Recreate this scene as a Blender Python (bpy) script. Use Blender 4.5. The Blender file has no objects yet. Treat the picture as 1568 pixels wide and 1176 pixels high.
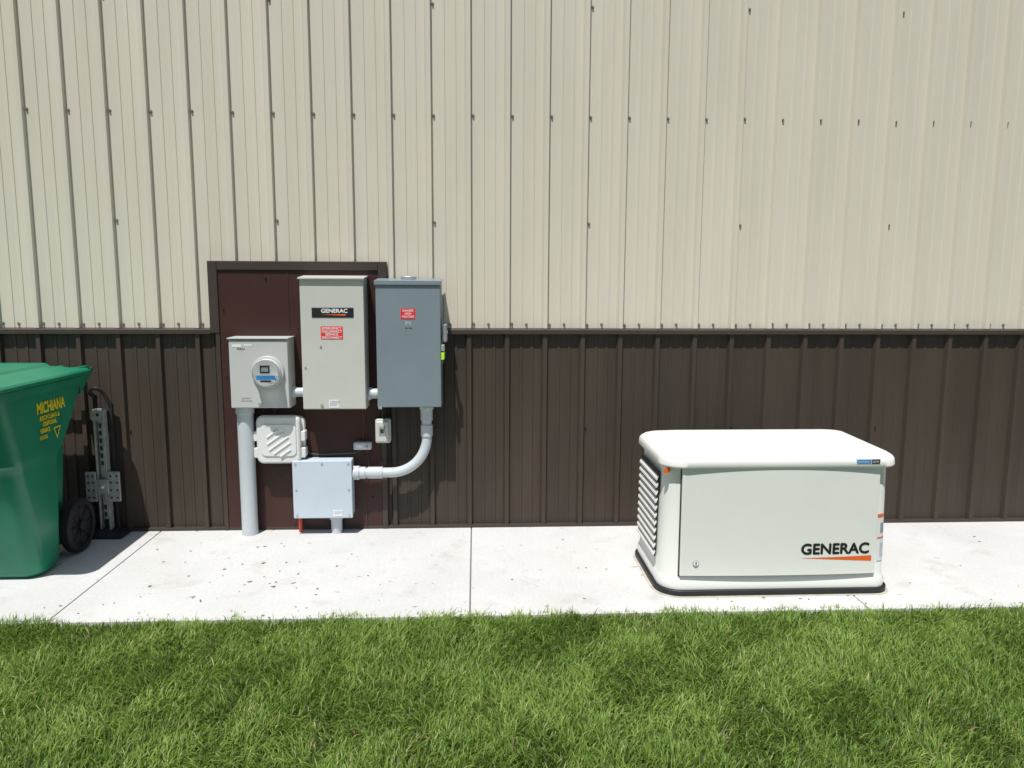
import bpy, bmesh, math, random
import numpy as np
from math import sin, cos, pi, radians
from mathutils import Vector, Matrix
random.seed(4); rng=np.random.default_rng(7)
S=bpy.context.scene
COL=S.collection

# ------------------------------------------------------------------ materials
def mat(name,col,rough=.5,var=.06,scale=6,bump=0,bscale=80,metal=0,spec=.5,stretch=(1,1,1),col2=None):
    m=bpy.data.materials.new(name); m.use_nodes=True
    nt=m.node_tree; n=nt.nodes; l=nt.links
    b=n['Principled BSDF']
    b.inputs['Roughness'].default_value=rough; b.inputs['Metallic'].default_value=metal
    b.inputs['Specular IOR Level'].default_value=spec
    tc=n.new('ShaderNodeTexCoord'); mp=n.new('ShaderNodeMapping'); mp.inputs['Scale'].default_value=stretch
    l.new(tc.outputs['Object'],mp.inputs['Vector'])
    no=n.new('ShaderNodeTexNoise'); no.inputs['Scale'].default_value=scale; no.inputs['Detail'].default_value=6
    no.inputs['Roughness'].default_value=.62
    l.new(mp.outputs['Vector'],no.inputs['Vector'])
    mr=n.new('ShaderNodeMapRange'); mr.inputs['From Min'].default_value=.3; mr.inputs['From Max'].default_value=.7
    l.new(no.outputs['Fac'],mr.inputs['Value'])
    mx=n.new('ShaderNodeMix'); mx.data_type='RGBA'
    c1=tuple(c*(1-var) for c in col); c2=tuple(min(1,c*(1+var)) for c in col)
    if col2: c2=col2
    mx.inputs['A'].default_value=(*c1,1); mx.inputs['B'].default_value=(*c2,1)
    l.new(mr.outputs['Result'],mx.inputs['Factor']); l.new(mx.outputs['Result'],b.inputs['Base Color'])
    if bump:
        n2=n.new('ShaderNodeTexNoise'); n2.inputs['Scale'].default_value=bscale; n2.inputs['Detail'].default_value=4
        l.new(tc.outputs['Object'],n2.inputs['Vector'])
        bp=n.new('ShaderNodeBump'); bp.inputs['Strength'].default_value=bump; bp.inputs['Distance'].default_value=.003
        l.new(n2.outputs['Fac'],bp.inputs['Height']); l.new(bp.outputs['Normal'],b.inputs['Normal'])
    return m

M={}
M['beige']=mat('siding_beige',(.655,.60,.50),.5,.05,1.5,.05,30,stretch=(3,1,.4))
M['brown']=mat('siding_brown',(.060,.046,.036),.5,.16,1.5,.06,30,stretch=(3,1,.4),spec=.25)
M['trim']=mat('trim_brown',(.055,.043,.035),.45,.08,4,spec=.35)
M['maroon']=mat('panel_maroon',(.050,.020,.017),.45,.16,2.5,spec=.35)
M['gray']=mat('enclosure_gray',(.56,.56,.51),.42,.04,4,.05,300)
M['lgray']=mat('enclosure_light_gray',(.52,.53,.51),.42,.04,4,.05,300)
M['bluegray']=mat('enclosure_blue_gray',(.20,.245,.27),.4,.05,4,.05,300)
M['jbox']=mat('pvc_box',(.53,.60,.67),.45,.04,5)
M['pvc']=mat('pvc_pipe',(.52,.56,.58),.4,.05,5)
M['white']=mat('white_plastic',(.72,.72,.69),.45,.04,5)
M['gen']=mat('generator_paint',(.78,.79,.735),.42,.025,3,.06,500)
M['genlid']=mat('generator_lid',(.80,.79,.74),.42,.025,3,.06,500)
M['black']=mat('black_plastic',(.012,.012,.012),.5,.3,10)
M['dark']=mat('dark_gap',(.03,.03,.03),.8,.2,10)
M['red']=mat('label_red',(.75,.03,.035),.45,.05,20)
M['labelw']=mat('label_white',(.8,.8,.8),.5,.03,20)
M['orange']=mat('orange',(.80,.13,.02),.45,.05,20)
M['yellow']=mat('yellow_print',(.75,.6,.02),.5,.12,30)
M['green']=mat('bin_green',(.004,.20,.105),.36,.12,5,.12,250)
M['lime']=mat('tag_lime',(.5,.85,.05),.5,.05,20)
M['blue']=mat('label_blue',(.03,.25,.6),.4,.05,20)
M['rubber']=mat('rubber',(.012,.012,.013),.7,.3,20,.1,200)
M['galv']=mat('galvanized',(.50,.51,.50),.42,.22,30,.08,120,metal=.55)
M['wirem']=mat('wire_green',(.02,.12,.07),.5,.1,20)
M['wirer']=mat('wire_rust',(.14,.045,.03),.6,.1,20)
M['redpipe']=mat('pipe_red',(.55,.06,.03),.5,.1,20)
M['screw']=mat('screw_beige',(.25,.22,.18),.4,.1,20)
M['screwb']=mat('screw_brown',(.04,.032,.028),.4,.1,20)
M['stain']=mat('slab_stain',(.48,.44,.36),.9,.2,25,.2,100)
M['roof']=mat('roof_brown',(.08,.065,.055),.5,.1,2)
M['grayknob']=mat('handle_gray',(.25,.26,.27),.4,.1,20)
M['joint']=mat('slab_joint',(.16,.15,.13),.9,.3,30)
M['hose']=mat('cable_gray',(.28,.29,.30),.5,.1,20)
M['debris']=mat('dry_debris',(.20,.17,.12),.9,.5,40)

def glass():
    m=bpy.data.materials.new('meter_glass'); m.use_nodes=True
    b=m.node_tree.nodes['Principled BSDF']; b.inputs['Base Color'].default_value=(.9,.93,.95,1)
    b.inputs['Transmission Weight'].default_value=1; b.inputs['Roughness'].default_value=.02; b.inputs['IOR'].default_value=1.25
    return m
M['glass']=glass()

def concrete():
    m=bpy.data.materials.new('concrete'); m.use_nodes=True
    nt=m.node_tree; n=nt.nodes; l=nt.links; b=n['Principled BSDF']; b.inputs['Roughness'].default_value=.9
    b.inputs['Specular IOR Level'].default_value=.2
    tc=n.new('ShaderNodeTexCoord')
    def noise(s,d,vec=None):
        x=n.new('ShaderNodeTexNoise'); x.inputs['Scale'].default_value=s; x.inputs['Detail'].default_value=d
        x.inputs['Roughness'].default_value=.6
        l.new(vec or tc.outputs['Object'],x.inputs['Vector']); return x
    def ramp(src,stops):
        r=n.new('ShaderNodeValToRGB'); e=r.color_ramp.elements
        e[0].position,e[0].color=stops[0]; e[1].position,e[1].color=stops[1]
        l.new(src,r.inputs['Fac']); return r
    def mul(a,c,f=1):
        x=n.new('ShaderNodeMix'); x.data_type='RGBA'; x.blend_type='MULTIPLY'; x.inputs['Factor'].default_value=f
        l.new(a,x.inputs['A']); l.new(c,x.inputs['B']); return x.outputs['Result']
    base=ramp(noise(1.6,8).outputs['Fac'],[(.3,(.555,.555,.54,1)),(.7,(.645,.645,.635,1))])
    fine=ramp(noise(60,6).outputs['Fac'],[(.3,(.90,.90,.89,1)),(.65,(1,1,1,1))])
    blot=ramp(noise(4.2,9).outputs['Fac'],[(.30,(.78,.75,.68,1)),(.44,(1,1,1,1))])
    spots=ramp(noise(13,4).outputs['Fac'],[(.285,(.45,.41,.34,1)),(.335,(1,1,1,1))])
    mp=n.new('ShaderNodeMapping'); mp.inputs['Scale'].default_value=(300,6,1); l.new(tc.outputs['Object'],mp.inputs['Vector'])
    br=noise(1,2,mp.outputs['Vector'])
    brr=ramp(br.outputs['Fac'],[(.3,(.95,.95,.95,1)),(.6,(1,1,1,1))])
    c=mul(base.outputs['Color'],fine.outputs['Color']); c=mul(c,blot.outputs['Color'],.6); c=mul(c,spots.outputs['Color']); c=mul(c,brr.outputs['Color'])
    l.new(c,b.inputs['Base Color'])
    bp=n.new('ShaderNodeBump'); bp.inputs['Strength'].default_value=.35; bp.inputs['Distance'].default_value=.002
    l.new(br.outputs['Fac'],bp.inputs['Height']); l.new(bp.outputs['Normal'],b.inputs['Normal'])
    return m
M['concrete']=concrete()

def grassmat():
    m=bpy.data.materials.new('grass_blade'); m.use_nodes=True
    nt=m.node_tree; n=nt.nodes; l=nt.links
    for x in list(n): n.remove(x)
    out=n.new('ShaderNodeOutputMaterial'); at=n.new('ShaderNodeAttribute'); at.attribute_name='bladecol'
    d=n.new('ShaderNodeBsdfPrincipled'); d.inputs['Roughness'].default_value=.45; d.inputs['Specular IOR Level'].default_value=.35
    t=n.new('ShaderNodeBsdfTranslucent'); mx=n.new('ShaderNodeMixShader'); mx.inputs[0].default_value=.40
    hs=n.new('ShaderNodeHueSaturation'); hs.inputs['Value'].default_value=1.6
    l.new(at.outputs['Color'],d.inputs['Base Color']); l.new(at.outputs['Color'],hs.inputs['Color']); l.new(hs.outputs['Color'],t.inputs['Color'])
    l.new(d.outputs[0],mx.inputs[1]); l.new(t.outputs[0],mx.inputs[2]); l.new(mx.outputs[0],out.inputs['Surface'])
    return m
M['grass']=grassmat()
M['soil']=mat('soil_turf',(.05,.075,.02),.95,.4,14,.5,60,col2=(.09,.11,.035))

# ------------------------------------------------------------------ helpers
def empty(name):
    e=bpy.data.objects.new(name,None); COL.objects.link(e); e.empty_display_size=.1; return e
def mk(name,verts,faces,m,parent=None,smooth=False,bevel=0,seg=2,autos=False):
    me=bpy.data.meshes.new(name); me.from_pydata([tuple(v) for v in verts],[],faces); me.validate()
    bm=bmesh.new(); bm.from_mesh(me); bmesh.ops.recalc_face_normals(bm,faces=bm.faces)
    if autos:
        for e in bm.edges:
            if len(e.link_faces)==2 and e.calc_face_angle(0)>radians(38): e.smooth=False
    bm.to_mesh(me); bm.free()
    if smooth or autos:
        for p in me.polygons: p.use_smooth=True
    o=bpy.data.objects.new(name,me); COL.objects.link(o)
    me.materials.append(M[m])
    if parent: o.parent=parent
    if bevel:
        b=o.modifiers.new('bev','BEVEL'); b.width=bevel; b.segments=seg; b.limit_method='ANGLE'; b.harden_normals=False
    return o
def boxdata(x0,x1,y0,y1,z0,z1):
    v=[(x0,y0,z0),(x1,y0,z0),(x1,y1,z0),(x0,y1,z0),(x0,y0,z1),(x1,y0,z1),(x1,y1,z1),(x0,y1,z1)]
    f=[(0,3,2,1),(4,5,6,7),(0,1,5,4),(1,2,6,5),(2,3,7,6),(3,0,4,7)]
    return v,f
def box(name,x0,x1,y0,y1,z0,z1,m,parent=None,bevel=0,seg=2):
    v,f=boxdata(x0,x1,y0,y1,z0,z1); return mk(name,v,f,m,parent,bevel=bevel,seg=seg)
def boxes(name,lst,m,parent=None,bevel=0):
    V=[];Fc=[]
    for b in lst:
        v,f=boxdata(*b); k=len(V); V+=v; Fc+=[tuple(i+k for i in q) for q in f]
    return mk(name,V,Fc,m,parent,bevel=bevel)
def tubedata(path,r,n=16,cap=True):
    P=[Vector(p) for p in path]; V=[];F=[]
    rr=r if isinstance(r,(list,tuple)) else [r]*len(P)
    t0=(P[1]-P[0]).normalized(); up=Vector((0,0,1)) if abs(t0.z)<.9 else Vector((0,1,0))
    nrm=t0.cross(up).normalized()
    for i,p in enumerate(P):
        if i==0: t=t0
        elif i==len(P)-1: t=(P[i]-P[i-1]).normalized()
        else:
            a=(P[i]-P[i-1]); b=(P[i+1]-P[i]); t=(a.normalized()+b.normalized()).normalized() if a.length>1e-7 and b.length>1e-7 else t0
        nrm=(nrm-t*nrm.dot(t)).normalized(); bn=t.cross(nrm)
        for k in range(n):
            a=2*pi*k/n; V.append(p+(nrm*cos(a)+bn*sin(a))*rr[i])
    for i in range(len(P)-1):
        for k in range(n):
            F.append((i*n+k,i*n+(k+1)%n,(i+1)*n+(k+1)%n,(i+1)*n+k))
    if cap:
        F.append(tuple(range(n))); F.append(tuple((len(P)-1)*n+k for k in range(n)))
    return V,F
def tube(name,path,r,m,parent=None,n=20,bevel=0):
    V,F=tubedata(path,r,n); return mk(name,V,F,m,parent,autos=True,bevel=bevel)
def rrect(x0,x1,y0,y1,r,n=6):
    if not isinstance(r,(list,tuple)): r=[r]*4
    pts=[]
    for (cx,cy,a0,rad) in ((x0,y0,pi,r[0]),(x1,y0,1.5*pi,r[1]),(x1,y1,0,r[2]),(x0,y1,.5*pi,r[3])):
        ox=cx+(rad if cx==x0 else -rad); oy=cy+(rad if cy==y0 else -rad)
        for i in range(n+1):
            a=a0+i*pi/2/n; pts.append((ox+rad*cos(a),oy+rad*sin(a)))
    return pts
def loft(name,rings,m,parent=None,bevel=0,seg=2,autos=True):
    n=len(rings[0]); V=[v for r in rings for v in r]; F=[]
    for i in range(len(rings)-1):
        for k in range(n): F.append((i*n+k,i*n+(k+1)%n,(i+1)*n+(k+1)%n,(i+1)*n+k))
    F.append(tuple(range(n))[::-1]); F.append(tuple((len(rings)-1)*n+k for k in range(n)))
    return mk(name,V,F,m,parent,autos=autos,bevel=bevel,seg=seg)
def ringz(pts,z): return [(x,y,z) for x,y in pts]
def frontplate(name,x0,x1,z0,z1,y0,y1,r,m,parent,bevel=.002,n=5):
    pts=rrect(x0,x1,z0,z1,r,n)
    return loft(name,[[(x,y1,z) for x,z in pts],[(x,y0,z) for x,z in pts]],m,parent,bevel=bevel)
def text(name,s,size,loc,rot,m,parent,ext=.0006,bold=0,sx=1,align='LEFT',surf=None):
    c=bpy.data.curves.new(name,'FONT'); c.body=s; c.size=size; c.extrude=ext; c.align_x=align
    o=bpy.data.objects.new(name+'_c',c); COL.objects.link(o)
    bpy.context.view_layer.update()
    me=bpy.data.meshes.new_from_object(o.evaluated_get(bpy.context.evaluated_depsgraph_get()))
    bpy.data.objects.remove(o); bpy.data.curves.remove(c)
    if bold:
        bm=bmesh.new(); n0=0
        for i_,(ax_,ay_) in enumerate(((-1,0),(1,0),(0,1),(0,-1))):
            bm.from_mesh(me); bm.verts.ensure_lookup_table()
            for v_ in bm.verts[n0:]: v_.co+=Vector((ax_*bold,ay_*bold,i_*.00008))
            n0=len(bm.verts)
        bm.to_mesh(me); bm.free()
    if surf:
        for v in me.vertices: v.co.z+=loc[1]-surf(loc[0]+v.co.x*sx)
    q=bpy.data.objects.new(name,me); COL.objects.link(q); me.materials.clear(); me.materials.append(M[m])
    q.location=loc; q.rotation_euler=rot; q.scale=(sx,1,1); q.parent=parent
    return q
RF=(radians(90),0,0)

# ------------------------------------------------------------------ building
s=.2286; H1=1.246
bld=empty('metal_building')
XL,XR=-9.6,11.6
def siding(name,z0,z1,m):
    prof=[]
    k0=int(math.floor(XL/s)); k1=int(math.ceil(XR/s))
    for k in range(k0,k1):
        c=k*s-.010
        prof+=[(c-.024,0),(c-.012,-.0255),(c+.012,-.0255),(c+.015,0)]
        for q in (.085,.150):
            a=c+q
            prof+=[(a-.012,0),(a-.007,-.004),(a+.007,-.004),(a+.009,0)]
    V=[];F=[]
    for x,y in prof: V+=[(x,y,z0),(x,y,z1)]
    for i in range(len(prof)-1): F.append((2*i,2*i+2,2*i+3,2*i+1))
    me=bpy.data.meshes.new(name); me.from_pydata(V,[],F); o=bpy.data.objects.new(name,me); COL.objects.link(o)
    me.materials.append(M[m]); o.parent=bld
    so=o.modifiers.new('t','SOLIDIFY'); so.thickness=.0009; so.offset=-1
    return o
siding('upper_wall_panel',H1-.012,4.52,'beige')
siding('wainscot_panel',.012,H1-.03,'brown')
box('wall_core',XL,XR,.03,.15,-.1,4.52,'trim',bld)
def ext_x(name,prof,x0,x1,m):
    V=[(x0,y,z) for y,z in prof]+[(x1,y,z) for y,z in prof]; n=len(prof)
    F=[(i,(i+1)%n,n+(i+1)%n,n+i) for i in range(n)]+[tuple(range(n))[::-1],tuple(range(n,2*n))]
    return mk(name,V,F,m,bld)
prof=[(.028,H1-.010),(-.0265,H1-.016),(-.036,H1-.022),(-.036,H1-.046),(-.0325,H1-.046),(-.0325,H1-.026),(.028,H1-.022)]
ext_x('transition_flashing',prof,XL,-1.531,'trim'); ext_x('transition_flashing_b',prof,-.494,XR,'trim')
box('base_trim',XL,XR,-.030,.029,.0,.018,'trim',bld,.002)
box('far_wall',XL,XR,11.9,12.0,-.1,4.52,'beige',bld)
box('end_wall_a',XL-.06,XL,-.02,12.0,-.1,4.52,'beige',bld)
box('end_wall_b',XR,XR+.06,-.02,12.0,-.1,4.52,'beige',bld)
V=[(XL-.4,-.35,4.5),(XR+.4,-.35,4.5),(XR+.4,6,6.5),(XL-.4,6,6.5),(XL-.4,12.35,4.5),(XR+.4,12.35,4.5)]
r=mk('roof',V,[(0,1,2,3),(3,2,5,4)],'roof',bld); sm=r.modifiers.new('s','SOLIDIFY'); sm.thickness=.08; sm.offset=1
def screws(name,pts,m,rad=.0085):
    V=[];F=[]
    for x,y,z in pts:
        for (rr,l0,l1) in ((rad,0,.003),(rad*.62,.003,.010)):
            v,f=tubedata([(x,y-l0,z),(x,y-l1,z)],rr,8); k=len(V); V+=v; F+=[tuple(i+k for i in q) for q in f]
    return mk(name,V,F,m,bld)
up=[];lo=[]
for k in range(-40,50):
    X=k*s; vis=lambda z: not(-1.56<X<-.47 and z<1.65)
    def add(z):
        if vis(z): (up if z>1.23 else lo).append((X+.017,0,z+random.uniform(-.004,.004)))
    add(H1+1.22); add(H1+.012)
    if vis(H1+.01): up.append((X+.105,0,H1+.012))
    if (k+11-2)%4==0:
        add(H1+.61); add(H1+1.83); add(H1+2.6); add(.62)
screws('siding_screws',up,'screw'); screws('wainscot_screws',lo,'screwb')
box('utility_panel_a',-1.475,-1.0755,-.0285,.0,.004,1.572,'maroon',bld,.002)
box('utility_panel_b',-1.0745,-.545,-.028,.0,.004,1.572,'maroon',bld,.002)
boxes('utility_frame',[(-1.53,-1.476,-.0375,.0,1.205,1.625),(-1.4755,-.5455,-.0385,.0,1.5725,1.625),(-.545,-.495,-.0375,.0,1.2,1.625),
   (-1.50,-1.476,-.034,.0,.0,1.2045),(-.5445,-.512,-.034,.0,.0,1.1995)],'trim',bld,.003)
boxes('panel_seam',[(-1.082,-1.068,-.0305,-.02,.03,1.57)],'maroon',bld,.001)
scr=[(-1.2,1.53),(-.8,1.545),(-1.45,1.35),(-1.45,.95),(-1.16,.34),(-.6,.2),(-.62,1.2)]
screws('panel_screws',[(x,-.0285,z) for x,z in scr],'screwb',.006)

# ------------------------------------------------------------------ ground, slab
me=bpy.data.meshes.new('ground'); me.from_pydata([(-300,-300,-.035),(300,-300,-.035),(300,300,-.035),(-300,300,-.035)],[],[(0,1,2,3)])
g=bpy.data.objects.new('ground',me); COL.objects.link(g); me.materials.append(M['soil'])
sw=empty('concrete_sidewalk')
js=[-9.35,-7.48,-5.61,-3.74,-1.885,0.0,1.87,3.74,5.61,7.48,9.35,11.2]
for a,b in zip(js[:-1],js[1:]):
    box('slab',a+.003,b-.003,-1.272,-.002,-.12,0,'concrete',sw,.004,3)
box('slab_joint_fill',-9.3,11.1,-1.262,-.006,-.11,-.007,'joint',sw)
# small dry debris on the slab (one mesh)
V=[];F=[]
for i in range(150):
    if i<55: x=random.gauss(-1.35,.42); y=random.uniform(-1.22,-.25)
    elif i<100: x=random.uniform(-3.4,4.4); y=-1.27+abs(random.gauss(0,.10))
    else: x=random.uniform(-3.4,4.4); y=random.uniform(-1.25,-.05)
    rr=random.uniform(.003,.011); 
    if i%11==0 and i<55: rr=.016
    n=7; a0=random.random()*6.28; el_=random.uniform(.3,1); k0=len(V); rot=random.random()*3.14
    for k in range(n):
        a=2*pi*k/n; q=rr*random.uniform(.5,1.1); px,py=q*cos(a),q*el_*sin(a)
        V.append((x+px*cos(rot)-py*sin(rot),y+px*sin(rot)+py*cos(rot),.0012+random.random()*.0025))
    F.append(tuple(range(k0,k0+n)))
mk('slab_debris',V,F,'debris',sw)

# lawn
def blades(n,x0,x1,y0,y1,Lm,W,edge=False):
    x=rng.uniform(x0,x1,n); y=rng.uniform(y0,y1,n)
    if edge: y=y1-(rng.random(n)**2)*(y1-y0)
    def lf(px,py,sd,f0=2.2):
        r=np.random.default_rng(sd); o=np.zeros_like(px)
        for i in range(12):
            fx,fy=r.normal(0,1,2)*(f0+i*2.2); o+=np.sin(px*fx+py*fy+r.uniform(0,6.28))/(1+i*.25)
        return o/3
    cl=lf(x,y,1,6); tone=lf(x,y,2,3); ang=lf(x,y,3,4)*3.0+rng.normal(0,1.2,n)
    dry=lf(x*1.6,y*1.6,5)
    L=Lm*(1+.16*cl)*rng.uniform(.5,1.2,n); lean=np.clip(rng.normal(.62,.33,n)+.12*tone,.05,1.5)
    if edge: L*=(1+.45*np.clip(lf(x*2,y,9,8),-1,1.2)); lean=np.clip(lean*1.4,.05,1.5)
    long=rng.random(n)<.03; L[long]*=1.35
    w=W*rng.uniform(.7,1.3,n)
    dx,dy=np.cos(ang),np.sin(ang)
    fa=ang+pi/2+rng.normal(0,.6,n); sx,sy=np.cos(fa),np.sin(fa)
    z0=-.036
    P=np.zeros((n,7,3),np.float32)
    for j,(t,wf) in enumerate(((0,.8),(.4,1.0),(.75,.75))):
        th=lean*t
        cx=x+dx*L*t*np.sin(th*.9); cy=y+dy*L*t*np.sin(th*.9); cz=z0+L*t*np.cos(th*.75)
        P[:,2*j,0]=cx-sx*w*wf/2; P[:,2*j,1]=cy-sy*w*wf/2; P[:,2*j,2]=cz
        P[:,2*j+1,0]=cx+sx*w*wf/2; P[:,2*j+1,1]=cy+sy*w*wf/2; P[:,2*j+1,2]=cz
    P[:,6,0]=x+dx*L*np.sin(lean); P[:,6,1]=y+dy*L*np.sin(lean); P[:,6,2]=z0+L*np.cos(lean*.85)
    f1=np.array([0,1,3,2]);f2=np.array([2,3,5,4]);f3=np.array([4,5,6])
    base=(np.arange(n)*7)[:,None]
    loops=np.concatenate([base+f1,base+f2,base+f3],1).ravel()
    a=np.array([.150,.245,.036]); b=np.array([.30,.415,.10]); c=np.array([.52,.46,.22]); dk=np.array([.085,.155,.028])
    u=np.clip(rng.normal(.45,.30,n)+.22*tone,0,1)[:,None]
    C=a*(1-u)+b*u
    m2=(rng.random(n)<np.clip(.22-.15*tone,.08,.5))[:,None]; C=np.where(m2,dk,C)
    m3=(rng.random(n)<np.clip(.035+.18*(dry-.5),.015,.3))[:,None]; C=np.where(m3,c*rng.uniform(.6,1.2,(n,1)),C)
    C=np.concatenate([C,np.ones((n,1))],1)
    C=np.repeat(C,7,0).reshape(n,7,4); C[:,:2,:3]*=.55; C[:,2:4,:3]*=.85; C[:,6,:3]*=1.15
    return P.reshape(-1,3),loops,C.reshape(-1,4).astype(np.float32),n
parts=[blades(250000,-3.6,4.6,-3.0,-1.278,.056,.0040),
       blades(9000,-3.8,4.8,-1.33,-1.264,.055,.0034,True),
       blades(60000,-9,10,-7,-3.0,.068,.009),
       blades(22000,-9,-3.6,-3.0,-1.278,.060,.008),blades(22000,4.6,10,-3.0,-1.278,.060,.008)]
off=0;Vs=[];Ls=[];Cs=[];nt=0
for P,l,C,n in parts:
    Vs.append(P); Ls.append(l+off); Cs.append(C); off+=len(P); nt+=n
V=np.concatenate(Vs);Lp=np.concatenate(Ls);C=np.concatenate(Cs)
me=bpy.data.meshes.new('lawn_grass'); me.vertices.add(len(V)); me.vertices.foreach_set('co',V.ravel())
me.loops.add(len(Lp)); me.loops.foreach_set('vertex_index',Lp.astype(np.int32))
ls=np.tile(np.array([0,4,8]),nt)+np.repeat(np.arange(nt)*11,3)
me.polygons.add(3*nt); me.polygons.foreach_set('loop_start',ls.astype(np.int32))
me.polygons.foreach_set('loop_total',np.tile(np.array([4,4,3]),nt).astype(np.int32))
me.update(calc_edges=True)
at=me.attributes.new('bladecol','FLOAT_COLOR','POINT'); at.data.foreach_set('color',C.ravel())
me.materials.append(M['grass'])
lawn=bpy.data.objects.new('lawn_grass',me); COL.objects.link(lawn)

# ------------------------------------------------------------------ electric meter
e=empty('electric_meter')
box('socket_box',-1.385,-1.045,-.165,-.0315,.778,1.180,'lgray',e,.006)
box('socket_cover',-1.381,-1.049,-.180,-.1655,.782,1.172,'lgray',e,.004)
boxes('top_lip',[(-1.388,-1.042,-.188,-.0312,1.1805,1.188)],'lgray',e,.002)
cx,cz=-1.163,.992
def disc(name,x,z,y0,y1,r,m,p,n=40,bev=0): return tube(name,[(x,y1,z),(x,y0,z)],r,m,p,n,bev)
disc('meter_ring',cx,cz,-.200,-.1805,.092,'lgray',e,48,.004)
disc('meter_base',cx,cz,-.222,-.2005,.078,'white',e,48,.003)
disc('meter_face',cx,cz,-.2320,-.2225,.070,'white',e,40)
box('display',cx-.030,cx+.024,-.2345,-.2322,cz-.002,cz+.042,'black',e)
box('display_window',cx-.022,cx+.016,-.2355,-.2346,cz+.008,cz+.032,'galv',e)
box('blue_label',cx-.052,cx+.052,-.2340,-.2322,cz-.036,cz-.014,'blue',e)
box('barcode',cx-.03,cx+.03,-.2335,-.2322,cz-.052,cz-.042,'black',e)
rings=[]
for t in range(7):
    a=t/6*pi/2; rr=.076-.012*(1-cos(a)) if t<6 else .058
    rings.append([(cx+rr*cos(2*pi*k/40),-.223-.045*sin(a),cz+rr*sin(2*pi*k/40)) for k in range(40)])
loft('meter_dome',rings,'glass',e)
box('hasp',-1.225,-1.205,-.19,-.1802,.80,.815,'galv',e,.001)
boxes('labels',[(-1.36,-1.31,-.1812,-.1803,1.135,1.15),(-1.295,-1.25,-.1812,-.1803,1.142,1.150)],'labelw',e)
text('print','MAIN',.018,(-1.335,-.1806,1.118),RF,'dark',e)
text('print_low','CAUTION',.011,(-1.32,-.1806,.835),RF,'hose',e)
text('print_low2','HIGH VOLTAGE',.009,(-1.325,-.1806,.82),RF,'hose',e)
tube('nipple',[(-1.046,-.1,.862),(-.968,-.1,.862)],.027,'pvc',e)
tube('locknut',[(-1.045,-.1,.862),(-1.03,-.1,.862)],.036,'pvc',e)
tube('locknut_b',[(-.985,-.1,.862),(-.973,-.1,.862)],.036,'pvc',e)
p=empty('service_conduit')
tube('riser',[(-1.33,-.095,0.0),(-1.33,-.095,.7775)],.047,'pvc',p,32)
tube('collar',[(-1.33,-.095,.735),(-1.33,-.095,.777)],.053,'pvc',p,32,.003)

# ------------------------------------------------------------------ transfer switch
t=empty('transfer_switch')
box('enclosure',-.972,-.608,-.168,-.031,.770,1.528,'gray',t,.006)
box('door',-.970,-.610,-.182,-.1685,.774,1.524,'gray',t,.004)
pr=[(-.198,1.522),(-.198,1.530),(-.031,1.543),(-.031,1.5285),(-.19,1.5285),(-.194,1.522)]
V=[(-.977,y,z) for y,z in pr]+[(-.603,y,z) for y,z in pr]; n=len(pr)
mk('rain_lip',V,[(i,(i+1)%n,n+(i+1)%n,n+i) for i in range(n)]+[tuple(range(n))[::-1],tuple(range(n,2*n))],'gray',t)
box('nameplate',-.905,-.668,-.1845,-.1822,1.304,1.360,'black',t,.0008)
text('brand_print','GENERAC',.031,(-.852,-.1852,1.332),RF,'labelw',t,ext=.0003,bold=.0010,sx=1.08)
mk('swoosh',[(-.85,-.1852,1.3215),(-.715,-.1852,1.3145),(-.712,-.1852,1.324),(-.85,-.1850,1.3216)],[(0,1,2)],'orange',t)
box('warning_label',-.857,-.732,-.1835,-.1822,1.180,1.254,'red',t)
for i,(w,q) in enumerate((('EMERGENCY',.024),('DISCONNECT',.022),('SERVICE',.025),('DISCONNECT',.022))):
    text('warn',w,q*.82,(-.7945,-.1839,1.236-i*.0175),RF,'labelw',t,ext=.0003,bold=.0003,align='CENTER')
box('spec_label',-.822,-.764,-.1835,-.1822,.782,.828,'labelw',t)
text('spec','WARNING\nELECTRIC\nSHOCK',.011,(-.815,-.1838,.815),RF,'hose',t)
disc('latch',-.863,.80,-.190,-.1822,.008,'galv',t,16); disc('latch_b',-.86,1.14,-.187,-.1822,.006,'galv',t,16)
disc('screw_a',-.95,1.02,-.187,-.1822,.005,'galv',t,12)
tube('nipple',[(-.6075,-.1,.852),(-.5425,-.1,.852)],.03,'pvc',t)
tube('locknut',[(-.607,-.1,.852),(-.588,-.1,.852)],.038,'pvc',t)

# ------------------------------------------------------------------ disconnect switch
d=empty('disconnect_switch')
box('enclosure',-.542,-.170,-.188,-.0395,.784,1.512,'bluegray',d,.006)
box('mounting_strut',-.50,-.21,-.039,-.0262,.86,.90,'galv',d); box('mounting_strut_b',-.49,-.21,-.039,-.0262,1.40,1.44,'galv',d)
box('door',-.540,-.172,-.203,-.1885,.786,1.494,'bluegray',d,.005)
pr=[(-.212,1.492),(-.212,1.514),(-.039,1.528),(-.039,1.5125),(-.205,1.5125),(-.2085,1.492)]
V=[(-.546,y,z) for y,z in pr]+[(-.166,y,z) for y,z in pr]; n=len(pr)
mk('rain_lip',V,[(i,(i+1)%n,n+(i+1)%n,n+i) for i in range(n)]+[tuple(range(n))[::-1],tuple(range(n,2*n))],'bluegray',d)
tube('top_hub',[(-.36,-.10,1.515),(-.36,-.10,1.541)],.045,'galv',d,24,.004)
box('danger_label',-.398,-.316,-.2045,-.2032,1.298,1.357,'red',d)
for i,w in enumerate(('DANGER','HIGH','VOLTAGE')):
    text('dl',w,.0155,(-.357,-.2049,1.340-i*.017),RF,'labelw',d,ext=.0003,align='CENTER',bold=.0003)
box('logo_sticker',-.372,-.344,-.2045,-.2032,1.262,1.280,'labelw',d); box('logo_in',-.370,-.346,-.2048,-.2046,1.264,1.278,'bluegray',d)
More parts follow.
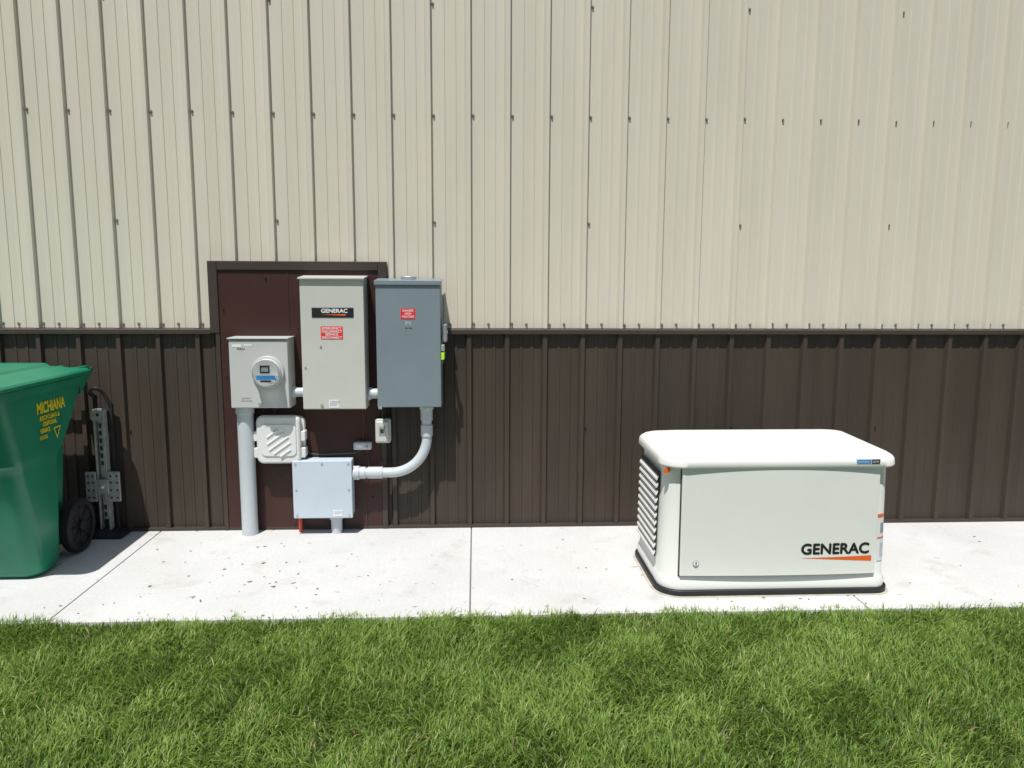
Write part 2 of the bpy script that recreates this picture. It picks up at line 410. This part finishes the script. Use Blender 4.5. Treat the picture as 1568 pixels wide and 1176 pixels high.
text('ratings','240V 200A',.009,(-.375,-.2036,1.243),RF,'dark',d)
box('handle_plate',-.1695,-.163,-.17,-.06,1.03,1.30,'grayknob',d,.003)
tube('handle_hub',[(-.163,-.12,1.20),(-.135,-.12,1.20)],.028,'grayknob',d,20)
box('handle_lever',-.150,-.134,-.205,-.125,1.185,1.215,'grayknob',d,.006)
box('handle_grip',-.1565,-.134,-.222,-.195,1.165,1.270,'grayknob',d,.008)
box('latch_tab',-.1695,-.150,-.215,-.165,1.115,1.15,'galv',d,.003)
box('tag',-.1695,-.152,-.219,-.1,1.065,1.105,'lime',d,.002)
box('bottom_clip',-.535,-.515,-.208,-.19,.776,.79,'galv',d,.001)

# ------------------------------------------------------------------ conduit elbow
c=empty('conduit_elbow')
R=.215; cxx,czz=-.265-R,.372+R; yy=-.098
path=[(-.265,yy,.784),(-.265,yy,.70)]
for i in range(13):
    a=-i/12*pi/2; path.append((cxx+R*cos(a),yy,czz+R*sin(a)))
path+=[(-.71,yy,.372)]
tube('sweep',path,.030,'pvc',c,24)
tube('coupling_top',[(-.265,yy,.69),(-.265,yy,.775)],.036,'pvc',c,24,.002)
tube('coupling_nut',[(-.265,yy,.757),(-.265,yy,.7838)],.043,'pvc',c,12,.002)
tube('coupling_mid',[(-.265,yy,.595),(-.265,yy,.665)],.0355,'pvc',c,24,.002)
tube('coupling_low',[(-.62,yy,.372),(-.53,yy,.372)],.0355,'pvc',c,24,.002)
tube('coupling_nut_low',[(-.7065,yy,.372),(-.668,yy,.372)],.043,'pvc',c,12,.002)
tube('coupling_low_b',[(-.668,yy,.372),(-.632,yy,.372)],.036,'pvc',c,24,.002)

# ------------------------------------------------------------------ junction box
j=empty('junction_box')
box('body',-1.050,-.712,-.132,-.031,.112,.455,'jbox',j,.006)
box('lid',-1.055,-.707,-.150,-.1325,.108,.459,'jbox',j,.005)
for x in (-1.035,-.727):
    for z in (.128,.44,.285): disc('lid_screw',x,z,-.1535,-.1502,.006,'galv',j,12)
disc('lid_screw',-.88,.44,-.1535,-.1502,.006,'galv',j,12)
box('sticker',-.822,-.768,-.1512,-.1502,.122,.158,'labelw',j); text('sticker_print','PVC 12x12x6\nNEMA 4X',.009,(-.817,-.1514,.145),RF,'hose',j)
tube('stub_conduit',[(-.815,-.085,0),(-.815,-.085,.112)],.033,'pvc',j,24)
tube('stub_collar',[(-.815,-.085,.085),(-.815,-.085,.111)],.04,'pvc',j,24)
tube('red_pipe',[(-1.035,-.07,0),(-1.035,-.07,.112)],.011,'redpipe',j,12)

# ------------------------------------------------------------------ telecom box
k=empty('telecom_box')
frontplate('back_shell',-1.278,-.992,.448,.712,-.075,-.0305,.04,'white',k,.004,6)
frontplate('cover',-1.262,-1.008,.438,.724,-.128,-.0755,.035,'white',k,.012,6)
frontplate('cover_raised',-1.235,-1.03,.485,.675,-.134,-.1285,.03,'white',k,.002,6)
for i,(L0) in enumerate((.075,.12,.14,.12,.075)):
    off_=(i-2)*.034; cxp,czp=-1.13+off_*.55,.562-off_*.85
    a=radians(35); dx,dz=cos(a)*L0/2,sin(a)*L0/2
    tube('embossed_rib',[(cxp-dx,-.134,czp-dz),(cxp+dx,-.134,czp+dz)],.006,'white',k,10)
for zz in (.60,.50): 
    frontplate('side_latch',-1.284,-1.258,zz-.03,zz+.03,-.11,-.05,.008,'white',k,.003,3)
    frontplate('side_latch',-1.012,-.982,zz-.03,zz+.03,-.11,-.05,.008,'white',k,.003,3)

# ------------------------------------------------------------------ small devices
w=empty('weatherproof_outlet')
frontplate('box',-.572,-.482,.55,.695,-.085,-.0345,.012,'gray',w,.004,4)
frontplate('cover',-.566,-.492,.56,.685,-.105,-.0855,.01,'gray',w,.006,4)
box('slot',-.548,-.51,-.1075,-.1052,.60,.655,'hose',w,.002); box('slot_in',-.54,-.519,-.1085,-.1076,.615,.64,'dark',w)
tube('conduit_up',[(-.53,-.06,.695),(-.53,-.06,.785)],.010,'black',w,12)
q=empty('sensor_box')
frontplate('body',-.705,-.600,.507,.55,-.075,-.0285,.006,'pvc',q,.004,4)
disc('knob',-.625,.529,-.08,-.0752,.008,'hose',q,14); box('line',-.69,-.65,-.0765,-.0752,.52,.537,'labelw',q)

def wire(name,pts,r,m,par):
    P=[Vector(a) for a in pts]; P=[P[0]]+P+[P[-1]]; out=[]
    for i in range(1,len(P)-2):
        for u in range(8):
            tt=u/8; a,b,c_,d_=P[i-1],P[i],P[i+1],P[i+2]
            out.append(.5*((2*b)+(-a+c_)*tt+(2*a-5*b+4*c_-d_)*tt*tt+(-a+3*b-3*c_+d_)*tt**3))
    out.append(P[-2]); return tube(name,out,r,m,par,8)
wr=empty('utility_wiring')
wire('meter_cable',[(-1.16,-.08,.78),(-1.162,-.085,.75),(-1.158,-.08,.715)],.007,'black',wr)
tube('meter_fitting',[(-1.16,-.08,.78),(-1.16,-.08,.752)],.014,'black',wr,14)
wire('ground_wire',[(-.99,-.05,.60),(-.985,-.045,.50),(-.93,-.045,.475),(-.80,-.045,.478),(-.70,-.045,.485),(-.66,-.045,.505)],.003,'wirem',wr)
wire('ground_wire_b',[(-1.2,-.05,.448),(-1.18,-.06,.40),(-1.12,-.06,.41),(-1.05,-.05,.40)],.004,'black',wr)
wire('thin_a',[(-.655,-.035,.77),(-.648,-.033,.68),(-.652,-.034,.6),(-.645,-.034,.55)],.0022,'wirer',wr)
wire('thin_b',[(-.632,-.035,.77),(-.64,-.033,.69),(-.634,-.034,.62),(-.63,-.034,.55)],.0022,'wirer',wr)
wire('thin_c',[(-.64,-.035,.51),(-.62,-.034,.42),(-.63,-.034,.33),(-.645,-.034,.18),(-.64,-.034,.01)],.0022,'wirer',wr)

# ------------------------------------------------------------------ generator
g=empty('standby_generator')
def grr(o,fl=.10,fr=.06,x0=.935,x1=2.045,y0=-1.085,y1=-.505): 
    return rrect(x0-o,x1+o,y0-o,y1+o,[fl+o,fr+o,.05+o,.06+o],8)
loft('pad',[ringz(grr(.024),0.0),ringz(grr(.024),.030)],'black',g,.004)
loft('stain_ring',[ringz(grr(.036),0.0005),ringz(grr(.036),.0025)],'stain',g)
loft('base_flange',[ringz(grr(.010),.0305),ringz(grr(.014),.06),ringz(grr(.004),.085),ringz(grr(0),.095),ringz(grr(-.012),.62),ringz(grr(-.014),.65)],'gen',g)
DX0,DX1=1.012,1.977
def doorring(y,dx):
    x0,x1,z0,z1=DX0-dx,DX1+dx,.102-dx,.640
    nseg=16
    bot=[(x0+(x1-x0)*i/nseg,z0) for i in range(nseg+1)]
    top=[(x1-(x1-x0)*i/nseg,z1) for i in range(nseg+1)]
    out=[]
    for x,z in bot+top:
        uu=(x-x0)/(x1-x0)*2-1
        out.append((x,y-.012*(1-uu*uu)+(z-.1)*.012,z))
    return out
def dsurf(x,z=.23):
    uu=(x-DX0)/(DX1-DX0)*2-1
    return -1.101-.012*(1-uu*uu)+(z-.1)*.012
for nm,ya,yb,dx,mm in (('door_gap',-1.080,-1.0885,.005,'dark'),('door_panel',-1.080,-1.101,0,'gen')):
    A,B=doorring(ya,dx),doorring(yb,dx)
    n=len(A); V=A+B; F=[(i,(i+1)%n,n+(i+1)%n,n+i) for i in range(n)]
    h=n//2
    for i in range(h-1):
        F.append((n+i,n+i+1,n+n-2-i,n+n-1-i))
    mk(nm,V,F,mm,g,bevel=.003 if mm=='gen' else 0)
def lidring(o,z,sag=0,fl=.12):
    pts=rrect(.918-o,2.062+o,-1.108-o,-.495+o,[fl,.085,.06,.09],10)
    return [(x,y,z-(sag*max(0,(-y-.80)/.3)**1.5)) for x,y in pts]
loft('lid',[lidring(-.03,.638,.0),lidring(.001,.640,.004),lidring(.006,.648,.004),lidring(.004,.676,.006),lidring(-.002,.688,.008),lidring(-.016,.700,.012),lidring(-.030,.706,.016),lidring(-.10,.722,.016),lidring(-.18,.727,.01)],'genlid',g)
box('lid_badge',1.842,1.962,-1.1145,-1.104,.653,.680,'labelw',g,.001)
box('lid_badge_dark',1.918,1.958,-1.1158,-1.1146,.656,.677,'black',g); box('lid_badge_blue',1.846,1.915,-1.1156,-1.1147,.657,.676,'blue',g)
text('badge_print','GUARDIAN',.0105,(1.85,-1.1162,.662),RF,'labelw',g,ext=.0002)
text('badge_print_b','22kW',.013,(1.92,-1.1162,.662),RF,'labelw',g,ext=.0002)
text('brand_print','GENERAC',.0735,(1.598,-1.11,.209),RF,'black',g,ext=.0002,bold=.0028,sx=1.04,surf=lambda x:dsurf(x)-.0012)
V=[];F=[]
for i in range(13):
    u=i/12; x=1.60+.355*u; V+=[(x,dsurf(x)-.0012,.189-.022*u),(x,dsurf(x)-.0012,.1895+.0065*u**1.5)]
for i in range(12): F.append((2*i,2*i+2,2*i+3,2*i+1))
mk('swoosh',V,F,'orange',g)
disc('lock_ring',1.087,.168,-1.107,-1.09,.015,'hose',g,28); disc('lock_face',1.087,.168,-1.1095,-1.1072,.0128,'labelw',g,24)
boxes('lock_slot',[(1.085,1.089,-1.1115,-1.1096,.161,.176)],'dark',g)
loft('louvre_recess',[[(x+.010*z/.62,y,z) for x,y in ((.9215,-.945),(.9265,-.945),(.9265,-.57),(.9215,-.57))] for z in (.145,.585)],'dark',g,autos=False)
for i in range(11):
    z=.155+i*.0385
    xo=.9215+.010*(z/.62)
    prf=[(xo+.002,z+.023),(xo-.009,z+.009),(xo-.010,z-.001),(xo-.006,z-.002),(xo+.002,z+.013)]
    mk('louvre',[(x,-.948,zz) for x,zz in prf]+[(x,-.567,zz) for x,zz in prf],[(a_,(a_+1)%5,5+(a_+1)%5,5+a_) for a_ in range(5)]+[(0,1,2,3,4),(9,8,7,6,5)],'genlid',g)
tube('fuel_knob',[(.955,-1.035,.615),(.935,-1.065,.615)],.012,'orange',g,12)
def chs(name,z0,z1,m,o=.0015,a0=6,a1=58):
    pts=[];r_=.06
    for i in range(7):
        a=radians(-90+a0+(a1-a0)*i/6)
        pts.append((2.045-r_+(r_+o)*cos(a),-1.085+r_+(r_+o)*sin(a)))
    V=[(x-.012*((z0-.095)/.525),y+.012*((z0-.095)/.525),z0) for x,y in pts]+[(x-.012*((z1-.095)/.525),y+.012*((z1-.095)/.525),z1) for x,y in pts]
    mk(name,V,[(i,i+1,8+i,7+i) for i in range(6)],m,g)
chs('side_label',.16,.40,'labelw',.0025); chs('side_label_orange',.378,.395,'orange',.0032); chs('side_label_mid',.272,.280,'orange',.0032); chs('side_label_txt',.30,.35,'hose',.0032,22,48); chs('side_label_txt',.18,.25,'pvc',.0032,22,48)
tube('power_whip',[(1.55,-.5,.25),(1.55,-.40,.25),(1.55,-.30,.22),(1.55,-.2,.1),(1.55,-.15,-.01)],.02,'hose',g,14)

# ------------------------------------------------------------------ trash bin
b=empty('wheeled_trash_bin')
def br(z,xr,yf,yr,r=.075):
    cxm=-2.46; return ringz(rrect(cxm-(xr-cxm),xr,yf,yr,[r,r,r*.7,r*.7],7),z)
body=[br(.012,-2.20,-.815,-.62),br(.03,-2.185,-.83,-.60),br(.30,-2.172,-.90,-.595),br(.56,-2.168,-.975,-.585),br(.61,-2.167,-.99,-.575),br(.625,-2.159,-1.005,-.565),br(.66,-2.159,-1.01,-.53),
      br(.72,-2.159,-1.02,-.475),br(.86,-2.157,-1.07,-.37),br(.945,-2.156,-1.095,-.315)]
loft('body',body,'green',b)
loft('rim_band',[br(.9455,-2.155,-1.10,-.31),br(.947,-2.138,-1.122,-.295),br(.990,-2.137,-1.124,-.293),br(.9925,-2.145,-1.118,-.30)],'green',b,.003)
loft('wheel_housing',[ringz(rrect(-2.65,-2.27,-.66,-.42,.03,4),.06),ringz(rrect(-2.66,-2.26,-.66,-.36,.03,4),.60),ringz(rrect(-2.62,-2.30,-.66,-.40,.03,4),.80)],'green',b)
loft('lid',[br(.994,-2.14,-1.145,-.29),br(.995,-2.122,-1.165,-.27),br(1.012,-2.120,-1.167,-.268),br(1.024,-2.130,-1.155,-.28),br(1.028,-2.17,-1.09,-.34),br(1.046,-2.20,-1.04,-.40),br(1.054,-2.27,-.95,-.5)],'green',b,.002)
loft('lid_ridge',[br(1.042,-2.25,-1.0,-.42,.03),br(1.068,-2.28,-.98,-.44,.03)],'green',b,.004)
tube('handle_bar',[(-2.76,-.195,1.0),(-2.17,-.195,1.0)],.016,'green',b,16)
for x in (-2.745,-2.60,-2.32,-2.185):
    h=.012
    prf=[(-.32,.88),(-.33,1.03),(-.23,1.03),(-.18,1.01),(-.18,.985),(-.25,.94)]
    V=[(x-h,y,z) for y,z in prf]+[(x+h,y,z) for y,z in prf]; n=6
    mk('handle_bracket',V,[(i,(i+1)%n,n+(i+1)%n,n+i) for i in range(n)]+[tuple(range(n))[::-1],tuple(range(n,2*n))],'green',b,bevel=.004)
def wheel(x,sgn):
    cy,cz=-.405,.15
    rings=[]
    for i in range(40):
        a=2*pi*i/40; rings.append([(x+sgn*(w_-.0275),cy+r_*cos(a),cz+r_*sin(a)) for r_,w_ in [(.118,.004),(.126,-.002),(.142,.0),(.150,.008),(.150,.047),(.142,.055),(.126,.057),(.118,.051)]])
    n=8;V=[v for r_ in rings for v in r_];F=[]
    for i in range(40):
        for k_ in range(n): F.append((i*n+k_,i*n+(k_+1)%n,((i+1)%40)*n+(k_+1)%n,((i+1)%40)*n+k_))
    mk('tyre',V,F,'rubber',b,autos=True)
    tube('wheel_disc',[(x-.012,cy,cz),(x+.012,cy,cz)],.119,'rubber',b,36)
    tube('hub',[(x-.034,cy,cz),(x+.034,cy,cz)],.030,'rubber',b,20,.004)
    for i in range(8):
        a=i*pi/4
        tube('spoke',[(x+sgn*.012,cy+.03*cos(a),cz+.03*sin(a)),(x+sgn*.012,cy+.118*cos(a),cz+.118*sin(a))],.0085,'rubber',b,8)
wheel(-2.20,1); wheel(-2.72,-1)
tube('axle',[(-2.7,-.405,.15),(-2.22,-.405,.15)],.011,'galv',b,12)
tx=-2.1535
def bt(nm,sx_,size,y,z,bold=.0,wsx=1):
    return text(nm,sx_,size,(tx+(z-.86)*.014,y-.035,z),(radians(90),0,radians(90)),'yellow',b,ext=.0012,bold=bold,sx=wsx)
bt('print_1','MICHIANA',.078,-.755,.845,.0022,.68)
bt('print_2','RECYCLING &',.032,-.735,.808,.0008,.9); bt('print_3','DISPOSAL',.032,-.71,.777,.0008,.9)
bt('print_4','SERVICE',.030,-.735,.745,.0008,.8)
bt('print_5','574.522',.026,-.745,.712,.0005,.85)
mk('print_logo',[(tx-.001,-.655,.755),(tx-.001,-.585,.755),(tx-.003,-.62,.69),(tx-.001,-.644,.748),(tx-.001,-.596,.748),(tx-.003,-.62,.704)],[(0,1,4,3),(1,2,5,4),(2,0,3,5)],'yellow',b)
b.location=(0,.05,0)

# ------------------------------------------------------------------ galvanized bracket stand
h=empty('galvanized_bracket_stand')
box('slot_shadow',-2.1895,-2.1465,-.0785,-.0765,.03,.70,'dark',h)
boxes('channel',[(-2.198,-2.190,-.115,-.07,.03,.765),(-2.146,-2.138,-.115,-.07,.03,.765),(-2.1895,-2.1465,-.076,-.07,.03,.765)],'galv',h,.001)
box('screw_rod_cover',-2.181,-2.155,-.1,-.079,.10,.74,'galv',h,.004)
frontplate('top_plate',-2.204,-2.132,.70,.76,-.121,-.1155,.012,'galv',h,.001,4)
disc('hole',-2.168,.735,-.1222,-.11,.010,'dark',h,12)
boxes('slots',[(-2.176,-2.160,-.1015,-.0995,z,z+.026) for z in (.12,.165,.43,.475,.52,.565,.61,.655)],'dark',h)
for sx_,a,c_ in ((-1,-2.262,-2.203),(1,-2.133,-2.066)):
    frontplate('cross_plate',a,c_,.215,.395,-.122,-.112,.006,'galv',h,.001,3)
    for xx in (a+.016,c_-.016):
        for zz in (.24,.285,.33,.37): disc('slot',xx,zz,-.1235,-.1222,.0065,'dark',h,10)
box('cross_bar',-2.2029,-2.1331,-.124,-.1158,.26,.35,'galv',h,.002)
disc('bolt',-2.168,.305,-.137,-.1242,.014,'galv',h,6)
prf=[(-2.29,.0),(-2.06,.0),(-2.05,.012),(-2.10,.03),(-2.168,.052),(-2.24,.03),(-2.30,.012)]
mk('foot',[(x,-.17,z) for x,z in prf]+[(x,-.045,z) for x,z in prf],[(i,(i+1)%7,7+(i+1)%7,7+i) for i in range(7)]+[tuple(range(7))[::-1],tuple(range(7,14))],'rubber',h,bevel=.004)
# black back rail and hooked strap of the stand
boxes('back_rail',[(-2.222,-2.2035,-.06,-.034,.03,.84),(-2.132,-2.1135,-.06,-.034,.03,.79)],'rubber',h,.003)
wire('pull_strap',[(-2.212,-.05,.83),(-2.235,-.06,.86),(-2.20,-.07,.885),(-2.155,-.07,.86),(-2.13,-.06,.80),(-2.122,-.05,.78)],.012,'black',h)

# ------------------------------------------------------------------ light, world, camera
el,az=radians(66.5),radians(22)
sd=bpy.data.lights.new('sun','SUN'); sd.energy=5.0; sd.angle=radians(.53); sd.color=(1,.975,.935)
so=bpy.data.objects.new('sun',sd); COL.objects.link(so)
dv=Vector((sin(az)*cos(el),cos(az)*cos(el),-sin(el))); so.rotation_euler=dv.to_track_quat('-Z','Y').to_euler(); so.location=(-3,-8,12)
W=bpy.data.worlds.new('World'); S.world=W; W.use_nodes=True
nt=W.node_tree; bg=nt.nodes['Background']; sk=nt.nodes.new('ShaderNodeTexSky'); sk.sky_type='NISHITA'; sk.sun_disc=False
sk.sun_elevation=el; sk.sun_rotation=radians(180+22)
nt.links.new(sk.outputs[0],bg.inputs[0]); bg.inputs[1].default_value=.078
C=bpy.data.cameras.new('camera'); co=bpy.data.objects.new('camera',C); COL.objects.link(co)
yaw,pitch,roll=.04809,.13407,.0041
Fv=Vector((sin(yaw)*cos(pitch),cos(yaw)*cos(pitch),-sin(pitch))); Rv=Vector((cos(yaw),-sin(yaw),0)); Uv=Rv.cross(Fv)
R2=Rv*cos(roll)+Uv*sin(roll); U2=-Rv*sin(roll)+Uv*cos(roll)
co.matrix_world=Matrix(((R2.x,U2.x,-Fv.x,.0299),(R2.y,U2.y,-Fv.y,-4.55316),(R2.z,U2.z,-Fv.z,1.50871),(0,0,0,1)))
C.sensor_width=36; C.lens=36*1156.12/1568; C.clip_start=.05; C.clip_end=1500
S.camera=co
S.view_settings.view_transform='Standard'; S.view_settings.look='None'; S.view_settings.exposure=0
